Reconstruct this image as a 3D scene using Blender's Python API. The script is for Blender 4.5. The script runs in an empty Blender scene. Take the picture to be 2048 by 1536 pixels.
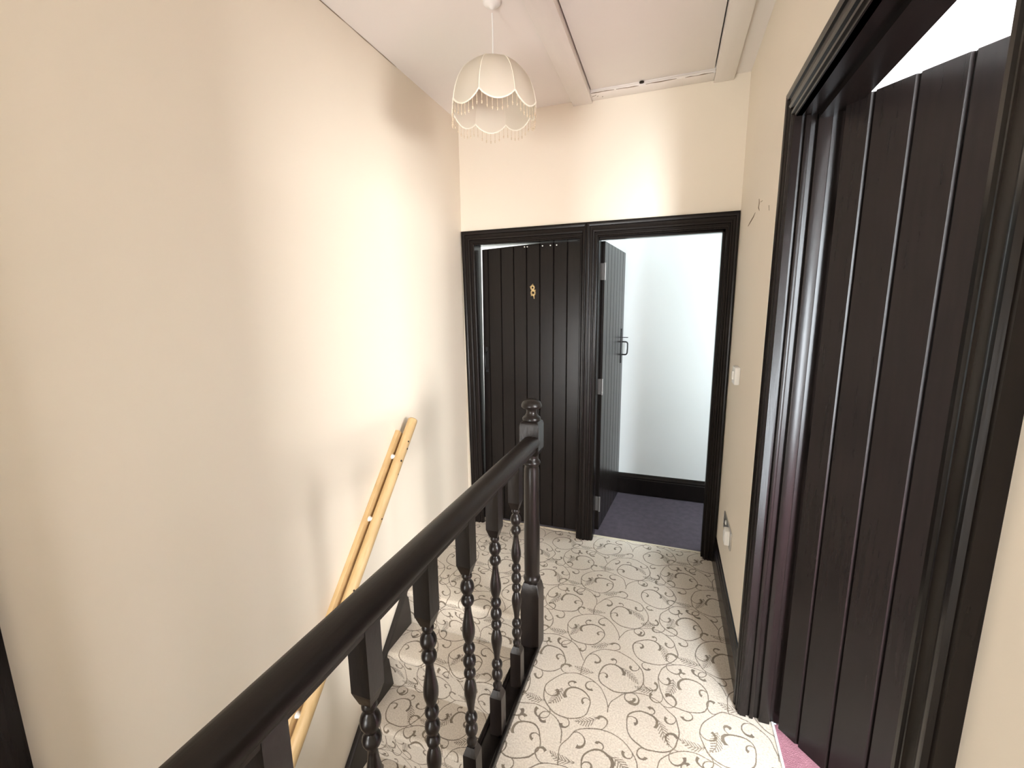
import bpy, bmesh, math, random
from mathutils import Vector, Matrix
random.seed(4)
R = math.radians
scene = bpy.context.scene
col = scene.collection

# ------------------------------------------------------------------ camera
cam_d = bpy.data.cameras.new('camera'); cam = bpy.data.objects.new('camera', cam_d); col.objects.link(cam)
cam_d.sensor_fit = 'HORIZONTAL'; cam_d.sensor_width = 36.0; cam_d.lens = 36.0 * 870.0 / 2048.0
cam_d.clip_start = 0.02
cam.matrix_world = Matrix(((0.94193066, -0.04725587, 0.33246581, 0.0),
                           (0.33563796, 0.16393465, -0.92761662, 0.0),
                           (-0.01066733, 0.98533868, 0.17027593, 1.5),
                           (0, 0, 0, 1)))
scene.camera = cam
# ------------------------------------------------------------------ world, exposure
scene.view_settings.view_transform = 'Standard'
scene.view_settings.look = 'None'
scene.view_settings.gamma = 1.0
scene.view_settings.use_curve_mapping = False
scene.view_settings.exposure = 0.54
w = bpy.data.worlds.new('world'); scene.world = w; w.use_nodes = True
w.node_tree.nodes['Background'].inputs[0].default_value = (0.75, 0.87, 1.0, 1)
w.node_tree.nodes['Background'].inputs[1].default_value = 1.0


# ------------------------------------------------------------------ daylight through the windows, plus an added store lamp
def area(name, loc, target, sx, sy, power, color):
    l = bpy.data.lights.new(name, 'AREA'); l.shape = 'RECTANGLE'; l.size = sx; l.size_y = sy
    l.energy = power; l.color = color
    o = bpy.data.objects.new(name, l); col.objects.link(o)
    o.location = loc
    o.rotation_euler = (Vector(target) - Vector(loc)).to_track_quat('-Z', 'Z').to_euler()
    return o


COOL = (0.84, 0.94, 1.0)
# side-room window in the wall facing the doorway, and the one in its end wall
area('daylight_side_window', (3.10, -0.58, 1.45), (0.0, -0.58, 1.45), 1.25, 1.22, 195, (1.0, 0.98, 0.95))
area('daylight_end_window', (1.46, -1.80, 1.30), (1.46, 0.0, 1.30), 0.58, 2.05, 235, (0.86, 0.94, 1.0))
# far room, small store (added lamp, windowless), landing behind the camera
area('daylight_far_room', (1.80, 3.12, 1.50), (0.0, 3.12, 1.4), 0.50, 1.0, 35, COOL)
area('store_gap_lamp', (-2.32, 3.2, 1.5), (0, 3.2, 1.4), 0.5, 1.0, 30, (0.95, 0.98, 1.0))  # added lamp, no window here; brightens the slit around the closed door
area('daylight_landing', (-0.86, -2.37, 0.66), (-0.86, 3.0, 0.66), 0.72, 1.45, 84, (0.97, 0.97, 0.97))


# ------------------------------------------------------------------ helpers
class MB:
    def __init__(s):
        s.v = []; s.f = []; s.uv = {}

    def add(s, vs, fs):
        n = len(s.v); s.v += [tuple(p) for p in vs]; s.f += [tuple(i + n for i in f) for f in fs]; return s

    def box(s, x0, x1, y0, y1, z0, z1):
        return s.add([(x0, y0, z0), (x1, y0, z0), (x1, y1, z0), (x0, y1, z0), (x0, y0, z1), (x1, y0, z1), (x1, y1, z1), (x0, y1, z1)],
                     [(0, 3, 2, 1), (4, 5, 6, 7), (0, 1, 5, 4), (1, 2, 6, 5), (2, 3, 7, 6), (3, 0, 4, 7)])

    def hexa(s, p):
        return s.add(p, [(0, 3, 2, 1), (4, 5, 6, 7), (0, 1, 5, 4), (1, 2, 6, 5), (2, 3, 7, 6), (3, 0, 4, 7)])

    def prism(s, prof, f0, f1):
        """closed 2D profile; f0/f1 map a profile point to each end's 3D point"""
        n = len(prof)
        vs = [f0(*p) for p in prof] + [f1(*p) for p in prof]
        fs = [(i, (i + 1) % n, n + (i + 1) % n, n + i) for i in range(n)]
        fs += [tuple(range(n - 1, -1, -1)), tuple(range(n, 2 * n))]
        return s.add(vs, fs)

    def lathe(s, prof, cx=0, cy=0, n=20):
        vs = []; fs = []
        for r, z in prof:
            for k in range(n):
                a = 2 * math.pi * k / n
                vs.append((cx + r * math.cos(a), cy + r * math.sin(a), z))
        m = len(prof)
        for j in range(m - 1):
            for k in range(n):
                k2 = (k + 1) % n
                fs.append((j * n + k, j * n + k2, (j + 1) * n + k2, (j + 1) * n + k))
        fs.append(tuple(range(n - 1, -1, -1))); fs.append(tuple((m - 1) * n + k for k in range(n)))
        return s.add(vs, fs)

    def tube(s, pts, r, n=10):
        pts = [Vector(p) for p in pts]; vs = []; fs = []
        up = None
        for i, p in enumerate(pts):
            t = (pts[min(i + 1, len(pts) - 1)] - pts[max(i - 1, 0)]).normalized()
            if up is None:
                up = t.orthogonal().normalized()
            up = (up - t * up.dot(t)).normalized(); b = t.cross(up)
            rr = r[i] if isinstance(r, (list, tuple)) else r
            for k in range(n):
                a = 2 * math.pi * k / n
                vs.append(p + up * (rr * math.cos(a)) + b * (rr * math.sin(a)))
        for i in range(len(pts) - 1):
            for k in range(n):
                k2 = (k + 1) % n
                fs.append((i * n + k, i * n + k2, (i + 1) * n + k2, (i + 1) * n + k))
        fs.append(tuple(range(n - 1, -1, -1))); fs.append(tuple((len(pts) - 1) * n + k for k in range(n)))
        return s.add(vs, fs)

    def build(s, name, mat, parent=None, bevel=0, seg=2, smooth=False, angle=40, uv=None, pivot=None):
        me = bpy.data.meshes.new(name)
        vs = s.v if pivot is None else [tuple(Vector(p) - Vector(pivot)) for p in s.v]
        me.from_pydata(vs, [], s.f); me.update()
        bm = bmesh.new(); bm.from_mesh(me)
        bmesh.ops.recalc_face_normals(bm, faces=bm.faces[:])
        if bevel:
            es = [e for e in bm.edges if len(e.link_faces) == 2 and e.calc_face_angle(0) > R(30)]
            bmesh.ops.bevel(bm, geom=es, offset=bevel, segments=seg, affect='EDGES', profile=0.5, clamp_overlap=True)
        if smooth or bevel:
            for f in bm.faces: f.smooth = True
            for e in bm.edges:
                if len(e.link_faces) == 2 and e.calc_face_angle(0) > R(angle): e.smooth = False
        if uv:
            lay = bm.loops.layers.uv.new('UVMap')
            for f in bm.faces:
                for l in f.loops: l[lay].uv = uv(l.vert.co)
        bm.to_mesh(me); bm.free()
        me.materials.append(mat)
        o = bpy.data.objects.new(name, me); col.objects.link(o)
        if pivot is not None: o.location = pivot
        if parent is not None: o.parent = parent
        return o


def empty(name, loc=(0, 0, 0), rz=0.0):
    o = bpy.data.objects.new(name, None); col.objects.link(o); o.location = loc; o.rotation_euler = (0, 0, rz)
    o.empty_display_size = 0.1
    return o


def thing(o, label, cat, group=None):
    o['label'] = label; o['category'] = cat
    if group: o['group'] = group
    return o


def struct(o, label=None):
    o['kind'] = 'structure'
    if label: o['label'] = label
    return o


def copy_tree(o, parent=None):
    c = o.copy(); col.objects.link(c); c.parent = parent
    for ch in list(o.children): copy_tree(ch, c)
    return c


# ------------------------------------------------------------------ materials
def new_mat(name):
    m = bpy.data.materials.new(name); m.use_nodes = True
    nt = m.node_tree; return m, nt, nt.nodes, nt.links, nt.nodes['Principled BSDF']


def simple(name, c, rough=0.5, metal=0.0, var=0.0, scale=8.0, bump=0.0, bscale=60.0, stretch=(1, 1, 1), spec=0.5, c2=None, coat=0.0):
    m, nt, N, L, B = new_mat(name)
    B.inputs['Base Color'].default_value = (*c, 1); B.inputs['Roughness'].default_value = rough
    B.inputs['Metallic'].default_value = metal; B.inputs['Specular IOR Level'].default_value = spec
    B.inputs['Coat Weight'].default_value = coat
    tc = N.new('ShaderNodeTexCoord'); mp = N.new('ShaderNodeMapping'); mp.inputs['Scale'].default_value = stretch
    L.new(tc.outputs['Object'], mp.inputs['Vector'])
    if var or c2:
        nz = N.new('ShaderNodeTexNoise'); nz.inputs['Scale'].default_value = scale; nz.inputs['Detail'].default_value = 5
        L.new(mp.outputs[0], nz.inputs['Vector'])
        rp = N.new('ShaderNodeValToRGB')
        rp.color_ramp.elements[0].position = 0.3; rp.color_ramp.elements[1].position = 0.7
        a = c2 if c2 else tuple(x * (1 - var) for x in c)
        rp.color_ramp.elements[0].color = (*a, 1); rp.color_ramp.elements[1].color = (*c, 1)
        L.new(nz.outputs['Fac'], rp.inputs[0]); L.new(rp.outputs[0], B.inputs['Base Color'])
    if bump:
        nb = N.new('ShaderNodeTexNoise'); nb.inputs['Scale'].default_value = bscale; nb.inputs['Detail'].default_value = 4
        L.new(mp.outputs[0], nb.inputs['Vector'])
        bp = N.new('ShaderNodeBump'); bp.inputs['Strength'].default_value = bump; bp.inputs['Distance'].default_value = 0.01
        L.new(nb.outputs['Fac'], bp.inputs['Height']); L.new(bp.outputs[0], B.inputs['Normal'])
    return m


M = {}
M['cream'] = simple('cream_wall_paint', (0.86, 0.78, 0.66), 0.85, var=0.02, scale=2.5, bump=0.05, bscale=14)
M['ceiling'] = simple('ceiling_paint', (0.88, 0.825, 0.775), 0.9, var=0.02, scale=3, bump=0.05, bscale=12)
M['ceilwood'] = simple('painted_ceiling_board', (0.86, 0.805, 0.75), 0.6, var=0.03, scale=6, bump=0.05, bscale=20, stretch=(6, 1, 6))
M['white'] = simple('white_wall_paint', (0.86, 0.88, 0.87), 0.85, var=0.015, scale=2, bump=0.04, bscale=14)
M['dark'] = simple('black_brown_paint', (0.0105, 0.0075, 0.0065), 0.27, spec=0.22, c2=(0.0075, 0.0058, 0.0052), scale=9, bump=0.02, bscale=24, stretch=(9, 9, 0.6))
M['turned'] = simple('black_brown_turned_wood', (0.012, 0.0085, 0.007), 0.30, spec=0.32, c2=(0.008, 0.006, 0.0055), scale=14, bump=0.06, bscale=30, stretch=(3, 3, 1))
M['rail'] = simple('black_rail_paint', (0.009, 0.0065, 0.006), 0.42, spec=0.28, c2=(0.013, 0.009, 0.007), scale=10, bump=0.05, bscale=40, stretch=(6, 1, 6))
M['pine'] = simple('pale_pine', (0.68, 0.48, 0.25), 0.5, c2=(0.58, 0.39, 0.18), scale=11, stretch=(7, 1.2, 1.2), bump=0.04, bscale=30)
M['iron'] = simple('black_iron', (0.010, 0.010, 0.011), 0.4, metal=0.3)
M['brass'] = simple('aged_brass', (0.62, 0.47, 0.24), 0.42, metal=0.6, c2=(0.40, 0.29, 0.14), scale=60)
M['steel'] = simple('brushed_steel', (0.55, 0.53, 0.50), 0.35, metal=0.8)
M['hinge'] = simple('painted_hinge_steel', (0.16, 0.15, 0.14), 0.4, metal=0.5)
M['plastic'] = simple('white_plastic', (0.86, 0.85, 0.82), 0.35)
M['hole'] = simple('dark_hole', (0.03, 0.02, 0.012), 0.9)
M['mark'] = simple('grey_brown_scuff', (0.26, 0.20, 0.14), 0.9)
M['trimstrip'] = simple('cream_threshold_strip', (0.62, 0.55, 0.42), 0.5)
M['purple'] = simple('purple_grey_carpet', (0.082, 0.064, 0.080), 0.95, c2=(0.056, 0.044, 0.057), scale=26, bump=0.5, bscale=300)
M['pink'] = simple('pink_carpet', (0.37, 0.165, 0.205), 0.95, c2=(0.31, 0.13, 0.165), scale=60, bump=0.5, bscale=300)
M['frame_white'] = simple('white_window_paint', (0.85, 0.85, 0.83), 0.4)
M['stairdark'] = simple('dark_string_paint', (0.012, 0.009, 0.008), 0.45, c2=(0.014, 0.010, 0.009), scale=16)
M['gap'] = simple('dark_gap_sheet', (0.06, 0.045, 0.035), 0.95)


def fabric_mat():
    m, nt, N, L, B = new_mat('cream_shade_fabric')
    B.inputs['Base Color'].default_value = (0.80, 0.745, 0.655, 1); B.inputs['Roughness'].default_value = 0.9
    tr = N.new('ShaderNodeBsdfTranslucent'); tr.inputs['Color'].default_value = (0.86, 0.78, 0.64, 1)
    mx = N.new('ShaderNodeMixShader'); mx.inputs[0].default_value = 0.35
    tc = N.new('ShaderNodeTexCoord'); nb = N.new('ShaderNodeTexNoise'); nb.inputs['Scale'].default_value = 260
    bp = N.new('ShaderNodeBump'); bp.inputs['Strength'].default_value = 0.12; bp.inputs['Distance'].default_value = 0.002
    L.new(tc.outputs['Object'], nb.inputs['Vector']); L.new(nb.outputs['Fac'], bp.inputs['Height'])
    L.new(bp.outputs[0], B.inputs['Normal'])
    L.new(B.outputs[0], mx.inputs[1]); L.new(tr.outputs[0], mx.inputs[2])
    L.new(mx.outputs[0], N['Material Output'].inputs['Surface'])
    return m


M['fabric'] = fabric_mat()
M['piping'] = simple('cream_braid', (0.90, 0.85, 0.73), 0.8)
M['bead'] = simple('cream_glass_bead', (0.62, 0.50, 0.36), 0.3)


def glass_mat():
    m, nt, N, L, B = new_mat('window_glass')
    N.remove(B)
    t = N.new('ShaderNodeBsdfTransparent'); g = N.new('ShaderNodeBsdfGlossy'); g.inputs['Roughness'].default_value = 0.02
    mx = N.new('ShaderNodeMixShader'); mx.inputs[0].default_value = 0.05
    L.new(t.outputs[0], mx.inputs[1]); L.new(g.outputs[0], mx.inputs[2]); L.new(mx.outputs[0], N['Material Output'].inputs['Surface'])
    return m


M['glass'] = glass_mat()

# ---- patterned carpet: woven scrolls and fern sprigs from node groups, repeated over the UVs (metres)
KS = 1.42
TU, TV = 0.40 * KS, 0.27 * KS


def grp(name, ins):
    g = bpy.data.node_groups.new(name, 'ShaderNodeTree')
    for n, t in ins: g.interface.new_socket(n, in_out='INPUT', socket_type=t)
    g.interface.new_socket('Value', in_out='OUTPUT', socket_type='NodeSocketFloat')
    return g, g.nodes.new('NodeGroupInput'), g.nodes.new('NodeGroupOutput')


def mnode(g, op, a=None, b=None, c=None):
    n = g.nodes.new('ShaderNodeMath'); n.operation = op
    for i, x in enumerate((a, b, c)):
        if x is None: continue
        if isinstance(x, (int, float)): n.inputs[i].default_value = x
        else: g.links.new(x, n.inputs[i])
    return n.outputs[0]


def local(g, gi):
    sub = g.nodes.new('ShaderNodeVectorMath'); sub.operation = 'SUBTRACT'
    g.links.new(gi.outputs['UV'], sub.inputs[0]); g.links.new(gi.outputs['Centre'], sub.inputs[1])
    wr = g.nodes.new('ShaderNodeVectorMath'); wr.operation = 'WRAP'
    g.links.new(sub.outputs[0], wr.inputs[0])
    wr.inputs[1].default_value = (TU / 2, TV / 2, 1); wr.inputs[2].default_value = (-TU / 2, -TV / 2, -1)
    sp = g.nodes.new('ShaderNodeSeparateXYZ'); g.links.new(wr.outputs[0], sp.inputs[0])
    return sp.outputs[0], sp.outputs[1]


F = 'NodeSocketFloat'
g1, gi, go = grp('carpet_scroll', [('UV', 'NodeSocketVector'), ('Centre', 'NodeSocketVector'), ('R0', F), ('R1', F), ('A0', F), ('Span', F), ('Sign', F), ('W0', F), ('W1', F)])
x, y = local(g1, gi)
r = mnode(g1, 'SQRT', mnode(g1, 'ADD', mnode(g1, 'MULTIPLY', x, x), mnode(g1, 'MULTIPLY', y, y)))
ang = mnode(g1, 'ARCTAN2', y, x)
rel = mnode(g1, 'WRAP', mnode(g1, 'MULTIPLY', mnode(g1, 'SUBTRACT', ang, gi.outputs['A0']), gi.outputs['Sign']), 2 * math.pi, 0.0)
t = mnode(g1, 'DIVIDE', rel, gi.outputs['Span'])
rr = mnode(g1, 'ADD', gi.outputs['R0'], mnode(g1, 'MULTIPLY', t, mnode(g1, 'SUBTRACT', gi.outputs['R1'], gi.outputs['R0'])))
ww = mnode(g1, 'ADD', gi.outputs['W0'], mnode(g1, 'MULTIPLY', mnode(g1, 'MULTIPLY', t, t), mnode(g1, 'SUBTRACT', gi.outputs['W1'], gi.outputs['W0'])))
dist = mnode(g1, 'ABSOLUTE', mnode(g1, 'SUBTRACT', r, rr))
val = mnode(g1, 'DIVIDE', mnode(g1, 'SUBTRACT', ww, dist), 0.0012)
n = g1.nodes.new('ShaderNodeClamp'); g1.links.new(val, n.inputs[0])
g1.links.new(mnode(g1, 'MULTIPLY', n.outputs[0], mnode(g1, 'LESS_THAN', t, 1.0)), go.inputs[0])

g2, gi, go = grp('carpet_sprig', [('UV', 'NodeSocketVector'), ('Centre', 'NodeSocketVector'), ('Cos', F), ('Sin', F), ('Len', F)])
x, y = local(g2, gi)
u = mnode(g2, 'ADD', mnode(g2, 'MULTIPLY', x, gi.outputs['Cos']), mnode(g2, 'MULTIPLY', y, gi.outputs['Sin']))
v = mnode(g2, 'SUBTRACT', mnode(g2, 'MULTIPLY', y, gi.outputs['Cos']), mnode(g2, 'MULTIPLY', x, gi.outputs['Sin']))
un = mnode(g2, 'DIVIDE', u, gi.outputs['Len'])
v2 = mnode(g2, 'ADD', v, mnode(g2, 'MULTIPLY', mnode(g2, 'MULTIPLY', un, un), 0.008))
av = mnode(g2, 'ABSOLUTE', v2)
half = mnode(g2, 'MULTIPLY', mnode(g2, 'SUBTRACT', 1.0, mnode(g2, 'MULTIPLY', un, un)), 0.017)
inside = mnode(g2, 'GREATER_THAN', half, av)
fr = mnode(g2, 'FRACT', mnode(g2, 'DIVIDE', mnode(g2, 'SUBTRACT', u, mnode(g2, 'MULTIPLY', av, 1.1)), 0.0115))
barb = mnode(g2, 'LESS_THAN', fr, 0.46)
stem = mnode(g2, 'LESS_THAN', av, 0.0011)
g2.links.new(mnode(g2, 'MULTIPLY', inside, mnode(g2, 'MAXIMUM', barb, stem)), go.inputs[0])

def make_scrolls():
    """running vine: pairs of touching spirals turning opposite ways, hooked tendrils branching off them"""
    rnd = random.Random(11)
    out = []; sprigs = []
    for row in range(2):
        for c in range(2):
            sg = 1 if c == 0 else -1
            cx = (.10 + .20 * c + (.10 if row % 2 else 0)) + rnd.uniform(-.008, .008)
            cy = .07 + .135 * row + rnd.uniform(-.008, .008)
            k = rnd.uniform(.92, 1.06)
            a0 = (0 if c == 0 else 180) + rnd.uniform(-14, 14) + (0 if row % 2 else 8)
            out.append((cx, cy, .099 * k, .058 * k, a0, 300, sg, .0013, .0015))
            out.append((cx, cy, .058 * k, .020 * k, a0 + 300 * sg, 250, sg, .0015, .0034))
            def at(f): return a0 + sg * 300 * f, (.099 - .041 * f) * k
            for f, rh, inner in ((.16, .022, True), (.36, .024, False), (.52, .020, True), (.70, .026, False), (.88, .018, False)):
                a, rr = at(f + rnd.uniform(-.03, .03)); rh *= rnd.uniform(.85, 1.15)
                if inner:
                    q = rr - rh; out.append((cx + q * math.cos(R(a)), cy + q * math.sin(R(a)), rh, rh * .42, a, 250, sg, .0012, .0036))
                else:
                    q = rr + rh; out.append((cx + q * math.cos(R(a)), cy + q * math.sin(R(a)), rh, rh * .42, a + 180, 250, -sg, .0012, .0036))
            for f, rh in ((.22, .016), (.62, .013)):
                a = a0 + sg * (300 + 250 * f); rr = (.058 - .038 * f) * k; q = rr + rh if f > .5 else rr - rh
                if f > .5: out.append((cx + q * math.cos(R(a)), cy + q * math.sin(R(a)), rh, rh * .42, a + 180, 240, -sg, .0012, .0036))
                else: out.append((cx + q * math.cos(R(a)), cy + q * math.sin(R(a)), rh, rh * .42, a, 250, sg, .0012, .0036))
            a, rr = at(.62); q = rr * .55
            sprigs.append((cx + q * math.cos(R(a)), cy + q * math.sin(R(a)), a + 60 * sg, .030))
            a, rr = at(.27); q = rr + .016
            sprigs.append((cx + q * math.cos(R(a)), cy + q * math.sin(R(a)), a + 90, .028))
    return out, sprigs


SCROLLS, SPRIGS = make_scrolls()


def carpet_mat():
    m, nt, N, L, B = new_mat('cream_scroll_carpet')
    uv = N.new('ShaderNodeUVMap'); uv.uv_map = 'UVMap'
    nz = N.new('ShaderNodeTexNoise'); nz.inputs['Scale'].default_value = 9; nz.inputs['Detail'].default_value = 1
    nf = N.new('ShaderNodeTexNoise'); nf.inputs['Scale'].default_value = 420; nf.inputs['Detail'].default_value = 2
    L.new(uv.outputs[0], nz.inputs['Vector']); L.new(uv.outputs[0], nf.inputs['Vector'])

    def off(src, amt, base):
        s = N.new('ShaderNodeVectorMath'); s.operation = 'SUBTRACT'; L.new(src.outputs['Color'], s.inputs[0]); s.inputs[1].default_value = (.5, .5, .5)
        k = N.new('ShaderNodeVectorMath'); k.operation = 'MULTIPLY_ADD'; L.new(s.outputs[0], k.inputs[0]); k.inputs[1].default_value = (amt, amt, 0); L.new(base, k.inputs[2])
        return k.outputs[0]
    p = off(nf, 0.006, off(nz, 0.035, uv.outputs[0]))
    acc = None
    for (cx, cy, r0, r1, a0, span, sg, w0, w1) in SCROLLS:
        n = N.new('ShaderNodeGroup'); n.node_tree = g1
        L.new(p, n.inputs['UV']); n.inputs['Centre'].default_value = (cx * KS, cy * KS, 0)
        for k, vv in (('R0', r0 * KS), ('R1', r1 * KS), ('A0', R(a0)), ('Span', R(span)), ('Sign', sg), ('W0', w0 * 1.75), ('W1', w1 * 2.1)): n.inputs[k].default_value = vv
        acc = n.outputs[0] if acc is None else mnode(nt, 'MAXIMUM', acc, n.outputs[0])
    sp = None
    for (cx, cy, a, ln) in SPRIGS:
        n = N.new('ShaderNodeGroup'); n.node_tree = g2
        L.new(p, n.inputs['UV']); n.inputs['Centre'].default_value = (cx * KS, cy * KS, 0)
        n.inputs['Cos'].default_value = math.cos(R(a)); n.inputs['Sin'].default_value = math.sin(R(a)); n.inputs['Len'].default_value = ln * 1.65
        sp = n.outputs[0] if sp is None else mnode(nt, 'MAXIMUM', sp, n.outputs[0])
    base = N.new('ShaderNodeValToRGB'); base.color_ramp.elements[0].position = 0.3; base.color_ramp.elements[1].position = 0.7
    base.color_ramp.elements[0].color = (0.52, 0.455, 0.375, 1); base.color_ramp.elements[1].color = (0.70, 0.63, 0.54, 1)
    n3 = N.new('ShaderNodeTexNoise'); n3.inputs['Scale'].default_value = 160; n3.inputs['Detail'].default_value = 4
    L.new(uv.outputs[0], n3.inputs['Vector']); L.new(n3.outputs['Fac'], base.inputs[0])
    # thread colour drifts between grey brown and olive
    tc = N.new('ShaderNodeValToRGB'); tc.color_ramp.elements[0].position = 0.35; tc.color_ramp.elements[1].position = 0.65
    tc.color_ramp.elements[0].color = (0.080, 0.052, 0.033, 1); tc.color_ramp.elements[1].color = (0.135, 0.100, 0.062, 1)
    n4 = N.new('ShaderNodeTexNoise'); n4.inputs['Scale'].default_value = 14; L.new(uv.outputs[0], n4.inputs['Vector']); L.new(n4.outputs['Fac'], tc.inputs[0])
    m1 = N.new('ShaderNodeMix'); m1.data_type = 'RGBA'
    L.new(mnode(nt, 'MULTIPLY', acc, 0.85), m1.inputs['Factor']); L.new(base.outputs[0], m1.inputs[6]); L.new(tc.outputs[0], m1.inputs[7])
    m2 = N.new('ShaderNodeMix'); m2.data_type = 'RGBA'
    L.new(mnode(nt, 'MULTIPLY', sp, 0.72), m2.inputs['Factor']); L.new(m1.outputs[2], m2.inputs[6]); L.new(tc.outputs[0], m2.inputs[7])
    L.new(m2.outputs[2], B.inputs['Base Color'])
    B.inputs['Roughness'].default_value = 1.0; B.inputs['Specular IOR Level'].default_value = 0.1
    B.inputs['Sheen Weight'].default_value = 0.25; B.inputs['Sheen Roughness'].default_value = 0.5
    bp = N.new('ShaderNodeBump'); bp.inputs['Strength'].default_value = 0.45; bp.inputs['Distance'].default_value = 0.004
    L.new(n3.outputs['Fac'], bp.inputs['Height']); L.new(bp.outputs[0], B.inputs['Normal'])
    return m


M['carpet'] = carpet_mat()

# ------------------------------------------------------------------ the setting
XL, XR, YF, ZC = -1.29, 0.328, 2.66, 2.65        # left wall, right wall, far wall, ceiling
XR2 = 0.455                                       # side-room face of the right wall
YB = -2.30                                        # wall behind the camera
ZS = -2.32                                        # foot of the stairs
O1 = (-1.198, -0.513); O2 = (-0.405, 0.262); ZH = 1.905        # far door openings
OR = (0.635, 1.592); ZR = 2.045                   # doorway in the right wall

struct(MB().box(XL - .12, XL, YB - .1, YF + .1, ZS - .1, ZC + .1).build('wall_left', M['cream']))
b = MB()
b.box(XL - .9, O1[0] - .03, YF, YF + .10, ZS, ZC + .1).box(O1[1] + .03, O2[0] - .03, YF, YF + .10, 0, ZH + .03)
b.box(O2[1] + .03, XR2, YF, YF + .10, 0, ZC + .1).box(O1[0] - .03, O2[1] + .03, YF, YF + .10, ZH + .03, ZC + .1)
b.box(O1[0] - .03, O2[1] + .03, YF, YF + .10, ZS, -.02)
struct(b.build('wall_far', M['cream']))
b = MB()
b.box(XR, XR2, OR[1] + .03, YF + .1, -.02, ZC + .1).box(XR, XR2, YB - .1, OR[0] - .03, -.02, ZC + .1).box(XR, XR2, OR[0] - .03, OR[1] + .03, ZR + .03, ZC + .1)
wall_right = struct(b.build('wall_right', M['cream']))
b = MB()   # wall behind the camera with its window opening
b.box(XL, -1.24, YB - .12, YB, ZS, ZC).box(-.48, XR, YB - .12, YB, ZS, ZC).box(-1.24, -.48, YB - .12, YB, ZS, -.12).box(-1.24, -.48, YB - .12, YB, 1.36, ZC)
struct(b.build('wall_back', M['cream']))
struct(MB().box(-.545, -.50, YB, 1.60, ZS, -.28).build('wall_stairwell', M['cream']))
struct(MB().box(XL, -.5, YB, 1.9, ZS - .05, ZS).build('floor_stair_foot', M['purple']))

# ceiling with hatch opening
HX0, HX1, HY0, HY1 = -.458, .160, 1.25, 2.575
b = MB()
b.box(XL - .1, HX0, YB - .1, YF + .1, ZC, ZC + .06).box(HX1, XR2, YB - .1, YF + .1, ZC, ZC + .06)
b.box(HX0, HX1, YB - .1, HY0, ZC, ZC + .06).box(HX0, HX1, HY1, YF + .1, ZC, ZC + .06)
struct(b.build('ceiling', M['ceiling']))

# landing floor: carpet with its nosing at the head of the stairs
NOSE = 1.80
prof_uv = {}


def carpet_piece(name, rects, mat, parent=None, pivot=None):
    b = MB()
    for (x0, x1, y0, y1) in rects: b.box(x0, x1, y0, y1, -.03, 0)
    return b.build(name, mat, parent, uv=lambda c: (c.x, c.y))


fl = struct(carpet_piece('floor', [(-.478, XR + .005, YB, YF + .06), (XL, -.478, 2.04, YF + .06), (-.562, -.478, 1.62, 2.04), (XR + .005, .424, OR[0] - .0, OR[1])], M['carpet']))


def step_profile(k, y_back, z):
    """(y, z, arc) down one carpeted step: tread, rounded nosing, raked riser"""
    nose = y_back - .197 - .036; rad = .021
    pts = [(y_back, z)]
    for i in range(9):
        a = R(90 + 20 * i) if i < 8 else R(245)
        a = R(90 + i * 19)
        pts.append((nose + rad + rad * math.cos(a), z - rad + rad * math.sin(a)))
    pts.append((y_back - .197, z - .212))
    arc = [0.0]
    for i in range(1, len(pts)): arc.append(arc[-1] + math.hypot(pts[i][0] - pts[i - 1][0], pts[i][1] - pts[i - 1][1]))
    return pts, arc


def build_step(name, k, y_back, z, x0, x1, parent, v0):
    pts, arc = step_profile(k, y_back, z)
    me = bpy.data.meshes.new(name); n = len(pts)
    vs = [(x0, p[0], p[1]) for p in pts] + [(x1, p[0], p[1]) for p in pts]
    vs += [(x0, y_back, z - .212), (x1, y_back, z - .212)]
    fs = [(i, i + 1, n + i + 1, n + i) for i in range(n - 1)] + [tuple(range(n)) + (2 * n,), tuple(range(2 * n - 1, n - 1, -1)) + (2 * n + 1,)]
    fs += [(n - 1, 2 * n - 1, 2 * n + 1, 2 * n), (0, 2 * n, 2 * n + 1, n)]
    me.from_pydata(vs, [], fs); me.update()
    lay = me.uv_layers.new(name='UVMap')
    arcs = arc + arc + [0, 0]
    for l in me.loops:
        lay.data[l.index].uv = (vs[l.vertex_index][0], v0 - arcs[l.vertex_index])
    bm = bmesh.new(); bm.from_mesh(me); bmesh.ops.recalc_face_normals(bm, faces=bm.faces[:])
    for f in bm.faces: f.smooth = len(f.verts) == 4
    for e in bm.edges:
        if len(e.link_faces) == 2 and e.calc_face_angle(0) > R(40): e.smooth = False
    bm.to_mesh(me); bm.free()
    me.materials.append(M['carpet'])
    o = bpy.data.objects.new(name, me); col.objects.link(o); o.parent = parent
    return o, v0 - arc[-1]


# nosing piece that finishes the landing carpet over the stairs
_, v = build_step('landing_nosing', 0, 1.842 + .197 - .197 + .001, 0.0, XL, -.56, fl, 1.842) if False else (None, 1.842)
stair = thing(empty('staircase', (-.92, 1.84, ZS)), 'steep carpeted staircase dropping between cream wall and black balustrade', 'stairs')
stair_off = Vector((-.92, 1.84, ZS))


def under(o, parent, off):
    o.parent = parent; o.location = o.location - off
    return o


vv = 1.842
for k in range(0, 11):
    yb = 1.842 - .197 * (k - 1) if k > 0 else 1.842 + .001
    if k == 0:
        # short top nosing: only the last centimetres of the landing
        pts_y = 1.842
        o, vv = build_step('step', 0, 2.040, 0.0005, XL + .001, -.562, None, 2.04)
    else:
        o, vv = build_step('step', k, yb, -.212 * k, XL + .001, -.562, None, vv)
    under(o, stair, stair_off)
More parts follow.
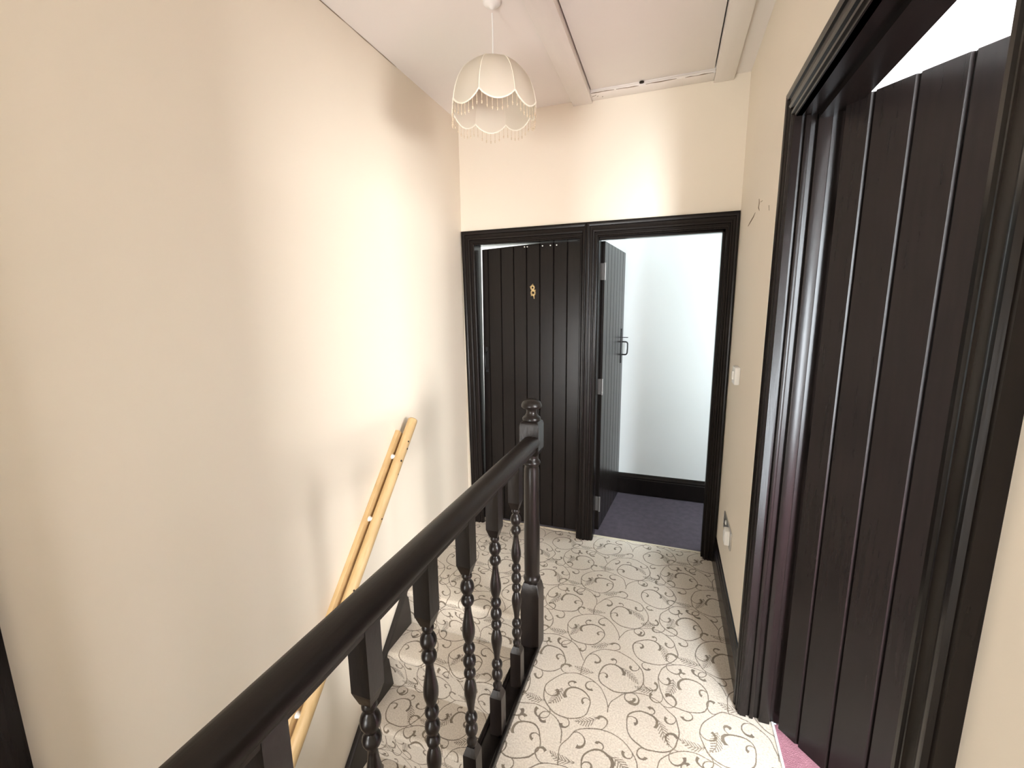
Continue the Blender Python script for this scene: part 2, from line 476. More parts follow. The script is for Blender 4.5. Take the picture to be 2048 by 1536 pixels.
# wall string: dark board whose top edge follows the nosings
sl = .212 / .197
b = MB()
ys = [1.825, 1.78, -.45]
b.prism([(1.835, -.30), (1.835, .008), (1.808, .016), (-.42, .016 + (-.42 - 1.808) * sl), (-.42, -.32 + (-.42 - 1.808) * sl)],
        lambda y, z: (XL + .001, y, z), lambda y, z: (XL + .026, y, z))
under(b.build('wall_string', M['stairdark'], bevel=.003), stair, stair_off)
b = MB()
b.prism([(1.69, -.42), (1.69, -.13), (-.42, -.10 + (-.42 - 1.80) * sl), (-.42, -.45 + (-.42 - 1.80) * sl)],
        lambda y, z: (-.584, y, z), lambda y, z: (-.562, y, z))
under(b.build('outer_string', M['stairdark'], bevel=.003), stair, stair_off)

# skirting on the right wall
SK = [(0, 0), (-.017, 0), (-.017, .100), (-.014, .106), (-.015, .112), (-.012, .124), (-.008, .132), (-.007, .148), (0, .150)]


def skirting(name, p0, p1, nx, ny):
    b = MB()
    b.prism(SK, lambda d, z: (p0[0] - nx * d, p0[1] - ny * d, z), lambda d, z: (p1[0] - nx * d, p1[1] - ny * d, z))
    return struct(b.build(name, M['dark']))


skirting('baseboard_right', (XR, OR[1] + .055), (XR, YF), -1, 0)
skirting('baseboard_right_near', (XR, YB), (XR, OR[0] - .09), -1, 0)

# ------------------------------------------------------------------ far room (door 2) and store (door 1)
b = MB().box(-.55, 1.9, 3.50, 3.60, -.05, 2.5).box(-.55, -.44, YF + .1, 3.5, -.05, 2.5)
b.box(1.86, 1.96, YF + .1, 2.86, -.05, 2.5).box(1.86, 1.96, 3.38, 3.5, -.05, 2.5).box(1.86, 1.96, 2.86, 3.38, -.05, .95).box(1.86, 1.96, 2.86, 3.38, 2.05, 2.5)
b.box(XR2, 1.96, YF, YF + .10, -.05, 2.5)
struct(b.build('wall_far_room', M['white']))
struct(MB().box(-.55, 1.96, YF + .1, 3.6, 2.42, 2.5).build('ceiling_far_room', M['white']))
struct(MB().box(-.55, 1.96, YF + .062, 3.6, -.06, -.004).build('floor_far_room', M['purple']))
SKsave = SK
SK = [(0, 0), (-.022, 0), (-.022, .125), (-.018, .130), (-.018, .140), (-.010, .152), (-.008, .165), (0, .168)]
skirting('baseboard_far_room', (-.44, 3.50), (1.86, 3.50), 0, -1)
SK = SKsave
b = MB().box(-2.45, -.55, 3.55, 3.65, -.05, 2.5).box(-2.45, -2.35, YF + .1, 3.55, -.05, 2.5)
struct(b.build('wall_store', M['white']))
struct(MB().box(-2.45, -.55, YF + .1, 3.65, 2.42, 2.5).build('ceiling_store', M['white']))
struct(MB().box(-2.45, -.55, YF + .062, 3.65, -.06, -.004).build('floor_store', M['purple']))

# side room behind the right-hand door
b = MB()
b.box(XR2, 1.15, -1.95, -1.85, 0, 2.5).box(1.77, 3.25, -1.95, -1.85, 0, 2.5).box(1.15, 1.77, -1.95, -1.85, 0, .25).box(1.15, 1.77, -1.95, -1.85, 2.35, 2.5)
struct(b.build('wall_side_room_end', M['white']))
b = MB()
b.box(3.15, 3.25, -1.95, -1.23, 0, 2.5).box(3.15, 3.25, .07, 2.66, 0, 2.5).box(3.15, 3.25, -1.23, .07, 0, .82).box(3.15, 3.25, -1.23, .07, 2.08, 2.5)
struct(b.build('wall_side_room_window', M['white']))
struct(MB().box(XR2, 3.25, 2.56, 2.66, 0, 2.5).build('wall_side_room_far', M['white']))
struct(MB().box(XR2, XR2 + .004, -1.85, OR[0] - .03, 0, 2.5).box(XR2, XR2 + .004, OR[1] + .03, 2.56, 0, 2.5).box(XR2, XR2 + .004, OR[0] - .03, OR[1] + .03, ZR + .03, 2.5).build('wall_side_room_door', M['white']))
struct(MB().box(XR2, 3.25, -1.95, 2.66, 2.5, 2.56).build('ceiling_side_room', M['white']))
struct(MB().box(.426, 3.25, OR[0], OR[1], -.06, -.006).box(XR2, 3.25, -1.95, OR[0], -.06, -.006).box(XR2, 3.25, OR[1], 2.66, -.06, -.006).build('floor_side_room', M['pink']))


# windows (frame, glazing bars, panes)
def window(name, origin, ax, w_, z0, z1, depth=.07):
    """ax 'x': spans x; 'y': spans y"""
    e = struct(empty(name, origin))
    def P(u0, u1, d0, d1, a, c):
        return (u0, u1, d0, d1, a, c) if ax == 'x' else (d0, d1, u0, u1, a, c)
    h = w_ / 2
    MB().box(*P(-h, -h + .05, -.035, .035, 0, z1 - z0)).build('window_frame', M['frame_white'], e)
    MB().box(*P(h - .05, h, -.035, .035, 0, z1 - z0)).build('window_frame', M['frame_white'], e)
    MB().box(*P(-h + .05, h - .05, -.035, .035, 0, .05)).build('window_frame', M['frame_white'], e)
    MB().box(*P(-h + .05, h - .05, -.035, .035, z1 - z0 - .05, z1 - z0)).build('window_frame', M['frame_white'], e)
    zm = (z1 - z0) / 2
    MB().box(*P(-h + .05, h - .05, -.02, .02, zm - .015, zm + .015)).build('glazing_bar', M['frame_white'], e)
    for a, c in ((.05, zm - .015), (zm + .015, z1 - z0 - .05)):
        MB().box(*P(-h + .05, h - .05, -.002, .002, a, c)).build('pane', M['glass'], e)


window('window_1', (3.19, -.58, .82), 'y', 1.30, .82, 2.08)
window('window_2', (1.46, -1.90, .25), 'x', .62, .25, 2.35)
window('window_3', (-.86, YB - .085, -.12), 'x', .76, -.12, 1.36)
window('window_4', (1.91, 3.12, .95), 'y', .52, .95, 2.05)

# ------------------------------------------------------------------ door frames
# architrave profile: a = distance out from the opening, d = how far it stands off the wall
ARCH = [(0, -.01), (0, .010), (.006, .012), (.010, .017), (.018, .017), (.021, .013), (.027, .013), (.031, .019), (.040, .022), (.046, .018),
        (.062, .018), (.066, .023), (.076, .026), (.082, .026), (.084, .020), (.090, .019), (.092, -.01)]


def architrave(parent, x0, x1, zt, wl, wr, wt, fn, m, lean_l=0.0, lean_r=0.0):
    """three mitred lengths; fn(u, d, z) -> world; wl, wr, wt widths; lean: outward shift of the foot"""
    n = len(ARCH)
    def leg(side):
        s = -1 if side == 'L' else 1
        wd = (wl if side == 'L' else wr) / .092; e = x0 if side == 'L' else x1; ln = lean_l if side == 'L' else lean_r
        b = MB()
        bot = [fn(e + s * a * wd + ln, d, 0.0) for a, d in ARCH]
        top = [fn(e + s * a * wd, d, zt + a * wt / .092) for a, d in ARCH]
        b.add(bot + top, [(i, (i + 1) % n, n + (i + 1) % n, n + i) for i in range(n)] + [tuple(range(n)), tuple(range(n, 2 * n))])
        b.build('casing_side', m, parent, smooth=True, angle=35)
    leg('L'); leg('R')
    b = MB()
    lt = [fn(x0 - a * wl / .092, d, zt + a * wt / .092) for a, d in ARCH]
    rt = [fn(x1 + a * wr / .092, d, zt + a * wt / .092) for a, d in ARCH]
    b.add(lt + rt, [(i, (i + 1) % n, n + (i + 1) % n, n + i) for i in range(n)] + [tuple(range(n)), tuple(range(n, 2 * n))])
    b.build('casing_head', m, parent, smooth=True, angle=35)


far = lambda u, d, z: (u, YF - d, z)
t1 = struct(empty('trim_1'), 'dark moulded door casing around the closed far door')
architrave(t1, O1[0], O1[1], ZH, .086, .036, .088, far, M['dark'], lean_l=.026)
t2 = struct(empty('trim_2'), 'dark moulded door casing around the open far doorway')
architrave(t2, O2[0], O2[1], ZH, .072, .064, .088, far, M['dark'])
for t_, (x0, x1) in ((t1, O1), (t2, O2)):
    MB().box(x0 - .03, x0, YF - .008, YF + .10, 0, ZH).build('lining_side', M['dark'], t_)
    MB().box(x1, x1 + .03, YF - .008, YF + .10, 0, ZH).build('lining_side', M['dark'], t_)
    MB().box(x0 - .03, x1 + .03, YF - .008, YF + .10, ZH, ZH + .03).build('lining_head', M['dark'], t_)
# stops for the closed door
MB().box(O2[1] - .012, O2[1], YF + .012, YF + .05, 0, ZH).build('door_stop', M['dark'], t2)
MB().box(O2[0], O2[1], YF + .012, YF + .05, ZH - .012, ZH).build('door_stop', M['dark'], t2)
for (x0, x1), t_ in ((O1, t1), (O2, t2)):
    MB().box(x0, x1, YF + .050, YF + .066, -.01, .003).build('threshold_strip', M['trimstrip'], t_)

# right-hand doorway: moulded casing, lining with stop
t3 = struct(empty('trim_3'), 'dark moulded door casing around the right-hand doorway')
rw = lambda u, d, z: (XR - d, u, z)
architrave(t3, OR[0] + .008, OR[1] - .008 + .0, ZR, .092, .060, .088, rw, M['dark'])
for s, e in ((1, OR[1]), (-1, OR[0])):
    y0, y1 = (e, e + .03) if s == 1 else (e - .03, e)
    MB().box(XR - .006, XR2 + .012, y0, y1, 0, ZR + .03).build('lining_side', M['dark'], t3)
    # bead along the front edge and planted stop
    y0, y1 = (e - .012, e + .002) if s == 1 else (e - .002, e + .012)
    MB().box(.347, .362, y0, y1, 0, ZR).build('lining_bead', M['dark'], t3, bevel=.004)
    y0, y1 = (e - .016, e + .002) if s == 1 else (e - .002, e + .016)
    MB().box(.378, .414, y0, y1, 0, ZR).build('door_stop', M['dark'], t3, bevel=.003)
MB().box(XR - .006, XR2 + .012, OR[0], OR[1], ZR, ZR + .03).build('lining_head', M['dark'], t3)
MB().box(.378, .414, OR[0], OR[1], ZR - .016, ZR + .002).build('door_stop', M['dark'], t3)
MB().box(.422, .430, OR[0], OR[1], -.01, .003).build('threshold_strip', M['frame_white'], t3)
# room-side architrave of the same doorway
rw2 = lambda u, d, z: (XR2 + .004 + d, u, z)


# ------------------------------------------------------------------ plank doors
def plank(parent, s0, s1, z0a, z0b, z1a, z1b, th, m, ch=.007, back=True, name='board'):
    """one tongued board along +x, front face at y=0 (towards -y), V-chamfered front edges"""
    c = ch * .8
    prof = [(s0, ch), (s0 + c, 0), (s1 - c, 0), (s1, ch), (s1, th), (s0, th)]
    def zz(s, a, b): return a + (b - a) * (s - s0) / max(1e-6, s1 - s0)
    b = MB()
    b.prism(prof, lambda s, d: (s, d, zz(s, z0a, z0b)), lambda s, d: (s, d, zz(s, z1a, z1b)))
    return b.build(name, m, parent)


# door_1: closed, with the light of the store showing past its top and latch edge
d1 = struct(empty('door_1', (0, YF + .069, 0)), 'closed dark plank door behind the newel post')
edges = [-1.179, -1.136, -1.046, -.958, -.871, -.783, -.693, -.606, -.516]
for i in range(8):
    a, c = edges[i], edges[i + 1]
    top = lambda s: ZH - .002 - max(0.0, (-.80 - s)) * .050
    z0 = .012
    p = plank(d1, a + (.0004 if i else 0), c - .0004, z0, z0, top(a), top(c), .030, M['dark'], ch=.005)
    if i == 0:   # the latch edge leans: gap wider at the top
        for vtx in p.data.vertices:
            if vtx.co.x < a + .006 : vtx.co.x += (vtx.co.z / ZH - 1) * .012
MB().box(-1.14, -.53, .030, .052, .30, .40).build('ledge', M['dark'], d1)
MB().box(-1.14, -.53, .030, .052, 1.50, 1.60).build('ledge', M['dark'], d1)
# thumb latch pull on the closed door
h = MB().box(-1.166, -1.146, -.004, 0, 1.075, 1.245).build('latch_plate', M['iron'], d1)
MB().tube([(-1.156, -.002, 1.09), (-1.156, -.030, 1.10), (-1.156, -.036, 1.115), (-1.156, -.036, 1.19), (-1.156, -.030, 1.205), (-1.156, -.002, 1.215)], .0045, 8).build('latch_handle', M['iron'], d1, smooth=True)
# brass numeral-like ornament: two rings and a forked tail
b = MB()


def ring(b, cx, cz, r, rt, n=16, m=6, y=-.004):
    vs = []; fs = []
    for i in range(n):
        a = 2 * math.pi * i / n
        for j in range(m):
            c = 2 * math.pi * j / m
            q = r + rt * math.cos(c)
            vs.append((cx + q * math.cos(a), y + rt * .7 * math.sin(c), cz + q * 1.15 * math.sin(a)))
    for i in range(n):
        for j in range(m):
            fs.append((i * m + j, ((i + 1) % n) * m + j, ((i + 1) % n) * m + (j + 1) % m, i * m + (j + 1) % m))
    b.add(vs, fs)


ring(b, -.830, 1.632, .0105, .0055); ring(b, -.826, 1.600, .0125, .006)
b.tube([(-.830, -.004, 1.645), (-.829, -.004, 1.652), (-.827, -.004, 1.656)], [.006, .005, .002], 8)
b.tube([(-.826, -.004, 1.588), (-.821, -.004, 1.578), (-.819, -.004, 1.562)], [.006, .005, .003], 8)
b.tube([(-.832, -.004, 1.589), (-.840, -.004, 1.580)], [.005, .003], 8)
b.tube([(-.841, -.004, 1.634), (-.848, -.004, 1.640)], [.004, .002], 8)
b.tube([(-.816, -.004, 1.612), (-.809, -.004, 1.618)], [.005, .003], 8)
o = b.build('brass_number', M['brass'], d1, smooth=True); o['label'] = 'small brass door ornament with two rings'
for k, xx in enumerate((-.880, -.862, -.762, -.712, -.672)):
    MB().tube([(xx, -.002, 1.886), (xx, -.014, 1.884)], [.003, .004], 6).build('nail', M['steel'], d1)

# door_2: swung open against the side of the far room
a2 = math.atan2(.69, .062)
d2 = struct(empty('door_2', (-.385, 2.782, 0), a2), 'dark plank door standing open into the far room')
d2.rotation_euler = (0, 0, a2)
W2 = .675
nb = 7
for i in range(nb):
    s0, s1 = W2 * i / nb, W2 * (i + 1) / nb
    plank(d2, s0 + .0004, s1 - .0004, .012, .012, 1.900, 1.900, .032, M['dark'], ch=.005)
MB().box(.03, W2 - .03, .032, .054, .30, .40).build('ledge', M['dark'], d2)
MB().box(.03, W2 - .03, .032, .054, 1.50, 1.60).build('ledge', M['dark'], d2)
# thumb latch: plate, D pull, thumb piece
hs = W2 - .075
lp = MB().box(hs - .010, hs + .010, -.005, 0, 1.085, 1.345).build('latch_plate', M['iron'], d2, bevel=.002)
hp = []
MB().tube([(hs, -.002, 1.150), (hs, -.034, 1.150), (hs, -.043, 1.154), (hs, -.047, 1.163), (hs, -.049, 1.200), (hs, -.049, 1.232), (hs, -.045, 1.242), (hs, -.036, 1.246), (hs, -.002, 1.247)], .0055, 8).build('latch_handle', M['iron'], d2, smooth=True)
MB().box(hs - .008, hs + .008, -.050, 0, 1.277, 1.282).build('thumb_piece', M['iron'], d2)
for z in (.20, 1.00, 1.72):
    hg = MB().box(-.002, .001, .002, .030, z - .05, z + .05).build('hinge', M['hinge'], d2)
    MB().tube([(-.006, -.004, z - .052), (-.006, -.004, z + .052)], .006, 8).build('hinge_pin', M['hinge'], hg, smooth=True)

# door_3: swung open into the side room, seen through the right doorway
ang3 = R(42.0)
d3 = struct(empty('door_3', (.432, 1.560, 0), math.atan2(-math.cos(ang3), math.sin(ang3))), 'large dark plank door half open into the bright side room')
cuts = [0.0, .072, .168, .268, .367, .466, .565, .664, .763, .862]
for i in range(9):
    # front of these boards faces the landing: -y in door space
    plank(d3, cuts[i] + .0004, cuts[i + 1] - .0004, .016, .016, 2.055, 2.055, .032, M['dark'], ch=.007)
for z in (.30, 1.0, 1.70):
    MB().box(.03, .83, .032, .054, z, z + .11).build('ledge', M['dark'], d3)
for z in (.20, 1.80):
    MB().tube([(-.004, .026, z - .05), (-.004, .026, z + .05)], .006, 8).build('hinge', M['iron'], d3, smooth=True)

# door_4: edge of a dark door frame on the stair wall beside the camera
t4 = struct(empty('trim_4'), 'dark door casing at the near end of the stair wall')
MB().box(XL, XL + .028, .295, .395, ZS, 2.02).build('casing_side', M['dark'], t4, bevel=.004)
MB().box(XL, XL + .028, -.60, .395, 2.02, 2.12).build('casing_head', M['dark'], t4, bevel=.004)
MB().box(XL, XL + .028, -.60, -.50, ZS, 2.02).build('casing_side', M['dark'], t4, bevel=.004)
d4 = struct(empty('door_4', (XL, 0, 0)), 'dark plank door on the stair wall')
for i in range(8):
    y0 = -.498 + i * .099
    MB().box(.001, .014, y0 + .001, y0 + .098, ZS, 2.018).build('board', M['dark'], d4, bevel=.003, seg=1)

# ------------------------------------------------------------------ balustrade
bal = thing(empty('stair_balustrade', (-.51, 1.672, 0)), 'black turned balustrade with newel post and level handrail beside the stairs', 'balustrade')
boff = Vector((-.51, 1.672, 0))
BX = -.505
# handrail
RP = [(-.020, .925), (.020, .925), (.022, .944), (.031, .947), (.0345, .952), (.0355, .961), (.034, .971), (.028, .980), (.016, .986), (0, .988),
      (-.016, .986), (-.028, .980), (-.034, .971), (-.0355, .961), (-.0345, .952), (-.031, .947), (-.022, .944)]
b = MB(); b.prism(RP, lambda x, z: (BX + x, YB + .02, z), lambda x, z: (BX + x, 1.635, z))
under(b.build('handrail', M['rail'], smooth=True, angle=50), bal, boff)
# base rail along the landing edge, carpet upstand and apron
under(MB().box(-.545, -.484, YB + .02, 1.632, -.020, .014).build('base_rail', M['dark'], bevel=.003), bal, boff)
under(MB().box(-.484, -.472, YB + .02, 1.632, -.020, .026).build('edge_strip', M['dark'], bevel=.003), bal, boff)
under(MB().box(-.5595, -.545, YB + .02, 1.628, -.28, .020).build('apron', M['dark'], bevel=.003), bal, boff)


# baluster
def square_ring(h, z): return [(-h, -h, z), (h, -h, z), (h, h, z), (-h, h, z)]


def baluster():
    root = empty('baluster')
    hw = .0215
    def block(z_out, z_sq, z_tip, name):
        b = MB()
        rings = [square_ring(hw, z_out), square_ring(hw, z_sq), square_ring(hw * .86, z_sq + (z_tip - z_sq) * .35), square_ring(.0125, z_tip)]
        vs = [p for r_ in rings for p in r_]
        fs = []
        for i in range(3):
            for k in range(4): fs.append((i * 4 + k, i * 4 + (k + 1) % 4, i * 4 + 4 + (k + 1) % 4, i * 4 + 4 + k))
        fs += [(0, 1, 2, 3), (12, 13, 14, 15)]
        b.add(vs, fs)
        return b.build(name, M['turned'], root)
    block(.940, .795, .765, 'top_block')
    block(.010, .165, .190, 'bottom_block')
    def bead(zc, r_, hh, rn=.0115):
        return [(rn + (r_ - rn) * math.sin(math.pi * i / 8) ** .8, zc - hh + 2 * hh * i / 8) for i in range(9)]
    def vase(z0, z1, up):
        out = []
        for i in range(13):
            q = i / 12
            qq = q if up else 1 - q
            prof = .0095 + .0095 * math.sin(math.pi * min(1, qq ** 1.7)) ** 1.0
            out.append((prof, z0 + (z1 - z0) * q))
        return out
    # from bottom to top, mirrored about the middle
    prof = [(.0125, .188), (.0160, .200), (.0160, .206), (.0110, .214)]
    prof += bead(.246, .0195, .022) + bead(.287, .0190, .017)
    prof += vase(.306, .424, True)
    prof += bead(.441, .0180, .016) + bead(.482, .0195, .021) + bead(.524, .0180, .016)
    prof += vase(.542, .660, False)
    prof += bead(.680, .0190, .017) + bead(.722, .0205, .022)
    prof += [(.0110, .748), (.0150, .754), (.0150, .760), (.0125, .768)]
    MB().lathe(prof, n=18).build('turned_shaft', M['turned'], root, smooth=True, angle=60)
    return root


proto = baluster()
ys = [.580 - .2125 * 2, .580 - .2125, .580, .797, 1.012, 1.224, 1.434]
for i, yy in enumerate(ys):
    o = proto if i == 0 else copy_tree(proto)
    o.parent = bal; o.location = Vector((BX, yy, 0)) - boff
for yy in [-.06 - .21 * q for q in range(11)]:
    o = copy_tree(proto); o.parent = bal; o.location = Vector((BX, yy, 0)) - boff

# newel
NX, NY = -.515, 1.672
nw = empty('newel_post'); nw.parent = bal; nw.location = Vector((NX, NY, 0)) - boff


def block2(name, hw, zs):
    b = MB(); vs = []; fs = []
    for (h_, z) in zs: vs += square_ring(h_, z)
    for i in range(len(zs) - 1):
        for k in range(4): fs.append((i * 4 + k, i * 4 + (k + 1) % 4, i * 4 + 4 + (k + 1) % 4, i * 4 + 4 + k))
    fs += [(0, 1, 2, 3), tuple(len(vs) - 4 + k for k in range(4))]
    b.add(vs, fs)
    return b.build(name, M['turned'], nw, bevel=.002, seg=1, angle=14)


block2('base_block', .042, [(.042, -.30), (.042, .268), (.036, .300), (.030, .318)])
block2('top_block', .041, [(.028, .898), (.036, .908), (.041, .925), (.041, 1.028), (.038, 1.040), (.028, 1.048)])
MB().lathe([(.030, .312), (.036, .322), (.038, .332), (.036, .341), (.031, .348), (.034, .360), (.0345, .50), (.0335, .70), (.032, .83), (.029, .846),
            (.030, .852), (.035, .857), (.037, .864), (.035, .872), (.029, .878), (.028, .888), (.029, .902)], n=28).build('turned_shaft', M['turned'], nw, smooth=True, angle=60)
MB().lathe([(.026, 1.044), (.037, 1.048), (.038, 1.055), (.035, 1.061), (.027, 1.066), (.022, 1.076), (.021, 1.086), (.024, 1.094), (.036, 1.098), (.042, 1.103),
            (.0425, 1.110), (.039, 1.120), (.032, 1.128), (.020, 1.134), (.006, 1.137)], n=28).build('cap', M['turned'], nw, smooth=True, angle=60)

# ------------------------------------------------------------------ pine wall handrail on the left
pr = thing(empty('pine_handrail', (-1.27, 1.9, .9)), 'pale pine handrail on a batten sloping down the cream stair wall', 'handrail')
poff = Vector((-1.27, 1.9, .9))
dv = Vector((0, .655, .7556)); pv = Vector((0, -.7556, .655))
top = Vector((-1.235, 1.908, .938))
LEN = 2.5
c0 = Vector((XL, top.y, top.z))
b = MB(); a = c0 - dv * .085; e = c0 - dv * LEN
quad = [(.0, -.020), (.0, .036), (.022, .036), (.022, -.020)]
b.prism(quad, lambda d, q: tuple(a + Vector((d, 0, 0)) + pv * q - dv * (.0)), lambda d, q: tuple(e + Vector((d, 0, 0)) + pv * q))
under(b.build('batten', M['pine'], bevel=.003), pr, poff)
# mopstick rail, slightly domed end
pts = [top - dv * 0.0, top - dv * .004, top - dv * .010, top - dv * .6, top - dv * 1.4, top - dv * LEN]
under(MB().tube(pts, [.018, .0235, .025, .025, .025, .025], 20).build('rail', M['pine'], smooth=True, angle=50), pr, poff)
for s in (.22, .53, 1.28, 2.0):
    c = top - dv * s
    b = MB(); base = Vector((XL + .021, c.y, c.z))
    b.tube([base + pv * .012, base + pv * .014 + Vector((.010, 0, 0)), c + pv * .018 + Vector((-.012, 0, 0))], [.014, .010, .007], 10)
    under(b.build('bracket', M['plastic'], smooth=True), pr, poff)
# screw holes along the rail
for s, q, rr_ in ((.13, .3, .0045), (.165, -.2, .0058), (.235, .35, .0055), (.30, -.25, .0035), (.52, .0, .0045), (.83, .55, .0045)):
    nrm = (Vector((1, 0, 0)) * math.cos(q) + pv * math.sin(q) + Vector((0, 0, 0))).normalized()
    c = top - dv * s + nrm * .0247
    b = MB(); b.tube([c, c + nrm * .0008], rr_, 10)
    under(b.build('screw_hole', M['hole']), pr, poff)

# ------------------------------------------------------------------ pendant lamp
LX, LY = -.689, 1.742
lamp = thing(empty('pendant_lamp', (LX, LY, 2.20)), 'cream scalloped fabric pendant lampshade with beaded fringe hanging from ceiling', 'lamp')
loff = Vector((LX, LY, 2.20))
b = MB().lathe([(.034, ZC), (.034, ZC - .006), (.028, ZC - .012), (.020, ZC - .016), (.012, ZC - .019), (.008, ZC - .024), (.004, ZC - .028)], LX, LY, 24)
under(b.build('ceiling_rose', M['plastic'], smooth=True, angle=50), lamp, loff)
under(MB().tube([(LX, LY, ZC - .04), (LX + .002, LY, 2.55), (LX, LY, 2.42)], .0028, 8).build('cord', M['plastic'], smooth=True), lamp, loff)
under(MB().lathe([(.012, 2.445), (.018, 2.43), (.020, 2.36), (.016, 2.35)], LX, LY, 16).build('lamp_holder', M['plastic'], smooth=True), lamp, loff)
NP = 8
RIM, TOPR, ZT, ZRM = .170, .044, 2.438, 2.279


def shade_pt(q, az, bulge=True):
    """q 0 top .. 1 rim"""
    th = q * R(78)
    r_ = TOPR + (RIM - TOPR) * (math.sin(th) / math.sin(R(78))) ** .95
    z = ZRM + (ZT - ZRM) * (math.cos(th) - math.cos(R(78))) / (1 - math.cos(R(78)))
    return r_, z


def panel_pt(k, s, q):
    """s 0..1 across panel k; scalloped bottom; panels are flat-ish between ribs and swell slightly"""
    az = 2 * math.pi * (k + s) / NP + R(4)
    drop = .032 * math.sin(math.pi * s) ** .75 * q ** 2
    r_, z = shade_pt(q, az)
    chord = math.cos(math.pi / NP) / math.cos((s - .5) * 2 * math.pi / NP)
    sw = 1 + .07 * math.sin(math.pi * s) * math.sin(math.pi * min(1, q * .9 + .05))
    rr_ = r_ * (.45 * chord + .55) * sw * (1 - .02 * drop / .03)
    return Vector((LX + rr_ * math.cos(az), LY + rr_ * math.sin(az), z - drop))


NS, NQ = 10, 12
for k in range(NP):
    vs = []; fs = []
    for side in (0, 1):
        for j in range(NQ + 1):
            for i in range(NS + 1):
                p = panel_pt(k, i / NS, j / NQ)
                if side:
                    d = Vector((LX - p.x, LY - p.y, 0)).normalized(); p = p + d * .0012 - Vector((0, 0, .0006))
                vs.append(tuple(p))
    m_ = (NS + 1) * (NQ + 1)
    for side in (0, 1):
        for j in range(NQ):
            for i in range(NS):
                q = (side * m_ + j * (NS + 1) + i, side * m_ + j * (NS + 1) + i + 1, side * m_ + (j + 1) * (NS + 1) + i + 1, side * m_ + (j + 1) * (NS + 1) + i)
                fs.append(q)
    for i in range(NS):
        a_ = NQ * (NS + 1) + i; fs.append((a_, a_ + 1, m_ + a_ + 1, m_ + a_)); fs.append((i, i + 1, m_ + i + 1, m_ + i))
    for j in range(NQ):
        for i in (0, NS):
            a_ = j * (NS + 1) + i; fs.append((a_, a_ + NS + 1, m_ + a_ + NS + 1, m_ + a_))
    b = MB(); b.add(vs, fs)
    under(b.build('shade_panel', M['fabric'], smooth=True, angle=60), lamp, loff)
    # rib seam and braid on the scallop
    under(MB().tube([panel_pt(k, 0, j / NQ) for j in range(NQ + 1)], .0016, 6).build('rib', M['piping'], smooth=True), lamp, loff)
    under(MB().tube([panel_pt(k, i / NS, 1.0) for i in range(NS + 1)], .0030, 6).build('braid_trim', M['piping'], smooth=True), lamp, loff)
# cover over the crown
under(MB().lathe([(TOPR, ZT), (TOPR * .8, ZT + .006), (TOPR * .4, ZT + .010), (.006, ZT + .012)], LX, LY, 24).build('shade_crown', M['fabric'], smooth=True), lamp, loff)
# bead strands
sb = MB()
sb.tube([(0, 0, 0), (0, 0, -.034)], .0010, 5)
for z_, r_ in ((-.012, .0018), (-.022, .0016), (-.034, .0034), (-.039, .0026)):
    sb.lathe([(r_ * .4, z_ - r_), (r_, z_), (r_ * .4, z_ + r_)], 0, 0, 7)
strand = None
for k in range(NP):
    for i in range(7):
        s = (i + .5) / 7
        p = panel_pt(k, s, 1.0) - loff
        if strand is None:
            strand = sb.build('bead_strand', M['bead'], lamp, smooth=True); o = strand
        else:
            o = strand.copy(); col.objects.link(o); o.parent = lamp
        o.location = p

# ------------------------------------------------------------------ ceiling hatch
hatch = thing(empty('loft_hatch', (-.15, 1.9, ZC)), 'painted loft hatch panel with board surround in the ceiling', 'hatch')
hoff = Vector((-.15, 1.9, ZC))
under(MB().box(HX0 + .006, HX1 - .006, HY0 + .004, HY1 - .004, ZC + .004, ZC + .024).build('panel', M['ceiling'], bevel=.002), hatch, hoff)
under(MB().box(-.566, HX0, .9, YF - .001, ZC - .026, ZC).build('side_board', M['ceilwood'], bevel=.003), hatch, hoff)
under(MB().box(HX1, .252, .9, YF - .001, ZC - .026, ZC).build('side_board', M['ceilwood'], bevel=.003), hatch, hoff)
under(MB().box(HX0, HX1, HY1, YF - .001, ZC - .014, ZC).build('end_batten', M['ceilwood'], bevel=.003), hatch, hoff)
under(MB().box(HX0 + .001, HX1 - .001, HY0 + .001, HY1 - .001, ZC + .030, ZC + .040).build('gap_backing', M['gap']), hatch, hoff)  # plain dark sheet above the panel, seen through the gap around it
under(MB().lathe([(.008, ZC - .006), (.012, ZC - .0045), (.012, ZC)], -.19, HY1 - .006, 10).build('keyhole', M['hole']), hatch, hoff)

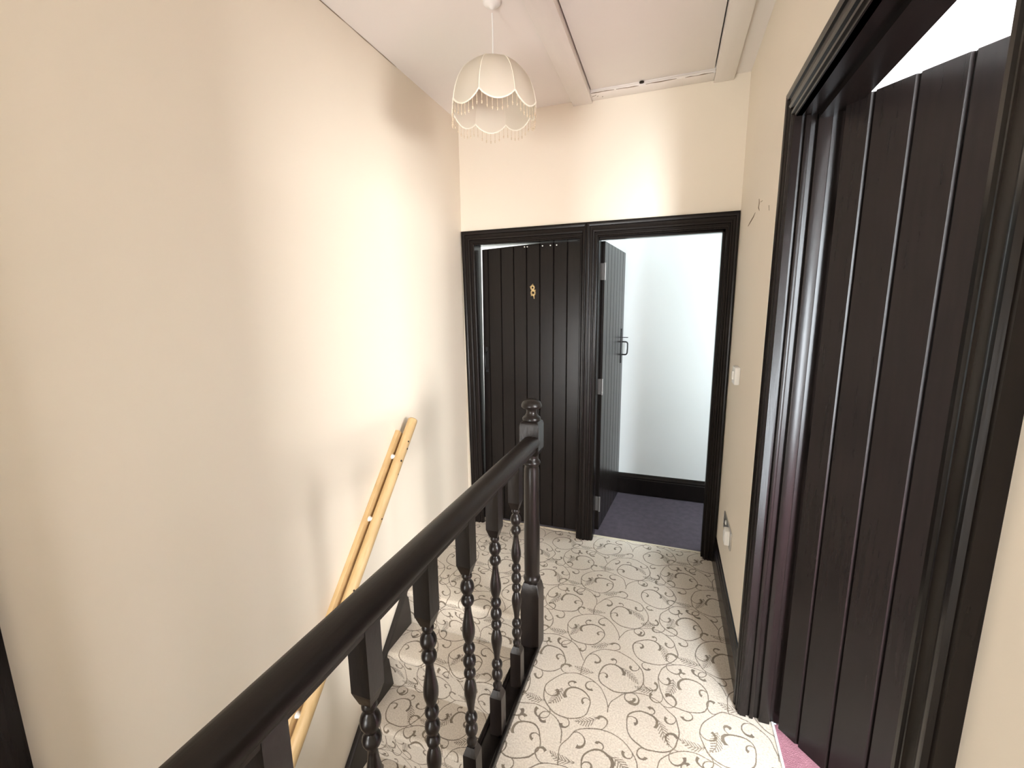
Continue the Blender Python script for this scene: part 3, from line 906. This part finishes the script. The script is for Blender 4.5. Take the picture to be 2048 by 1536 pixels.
# ------------------------------------------------------------------ fittings on the right wall
sw = thing(empty('light_switch', (XR, 2.30, 1.175)), 'white surface light switch on cream wall beside far door frame', 'switch')
MB().box(-.024, 0, -.042, .042, -.042, .042).build('switch_box', M['plastic'], sw, bevel=.005)
MB().box(-.030, -.022, -.012, .012, -.020, .020).build('rocker', M['plastic'], sw, bevel=.002)
so = thing(empty('wall_socket', (XR, 2.285, .40)), 'metal wall socket plate low on cream wall above black skirting', 'socket')
MB().box(-.006, 0, -.156, .100, -.045, .045).build('plate', M['steel'], so, bevel=.003)
for yy in (-.038, .055):
    MB().box(-.007, -.0055, yy - .004, yy + .004, .008, .020).build('pin_slot', M['hole'], so)
    MB().box(-.007, -.0055, yy - .013, yy - .006, -.014, -.008).build('pin_slot', M['hole'], so)
    MB().box(-.007, -.0055, yy + .006, yy + .013, -.014, -.008).build('pin_slot', M['hole'], so)
MB().box(-.011, -.005, -.004, .012, .014, .034).build('rocker', M['plastic'], so, bevel=.002)
pl = thing(empty('plug_adaptor', (XR, 2.160, .415)), 'small white plug-in box fitted to the metal wall socket', 'plug')
MB().box(-.030, -.0065, -.026, .026, -.036, .036).build('body', M['plastic'], pl, bevel=.004)
MB().box(-.032, -.029, -.018, .018, -.022, .022).build('face_plate', M['plastic'], pl, bevel=.001)
# scuffs left by an old fixing
for k, pts in enumerate(([(2.13, 1.935), (2.115, 1.915), (2.125, 1.90), (2.105, 1.885)], [(2.09, 1.915), (2.05, 1.912)], [(2.37, 1.868), (2.30, 1.877), (2.235, 1.885), (2.20, 1.895)], [(1.91, 1.865), (1.90, 1.845)])):
    MB().tube([(XR, p[0], p[1]) for p in pts], [.0015] + [.003] * (len(pts) - 2) + [.0012], 6).build('scuff_mark', M['mark'], wall_right)

# dirty open joints: along the hatch batten and at the top of the stair wall
for k, (xa, xb, yj) in enumerate(((-.452, -.33, -.002), (-.32, -.205, .001), (-.17, -.02, -.001), (.02, .15, .001))):
    n_ = 6
    pts = [(xa + (xb - xa) * q / n_, HY1 - .001 + yj + random.uniform(-.002, .002), ZC - .0125) for q in range(n_ + 1)]
    under(MB().tube(pts, [.0012] + [random.uniform(.0012, .0026) for _ in range(n_ - 1)] + [.001], 5).build('joint_crack', M['mark'], smooth=True), hatch, hoff)
for q in range(5):
    px_, py_ = -.446 + random.uniform(0, .05), YF - .03 - random.uniform(0, .05)
    under(MB().tube([(px_, py_, ZC - .0138), (px_ + random.uniform(-.02, .02), py_ + .012, ZC - .0138)], [.002, .0008], 5).build('dirt_mark', M['mark']), hatch, hoff)
ceil_o = bpy.data.objects['ceiling']
pts = [(XL + .001, 1.40 + .05 * q, ZC - .001 + random.uniform(-.001, .001)) for q in range(13)]
MB().tube(pts, [.0006] + [random.uniform(.0008, .0018) for _ in range(11)] + [.0006], 5).build('joint_crack', M['mark'], ceil_o)
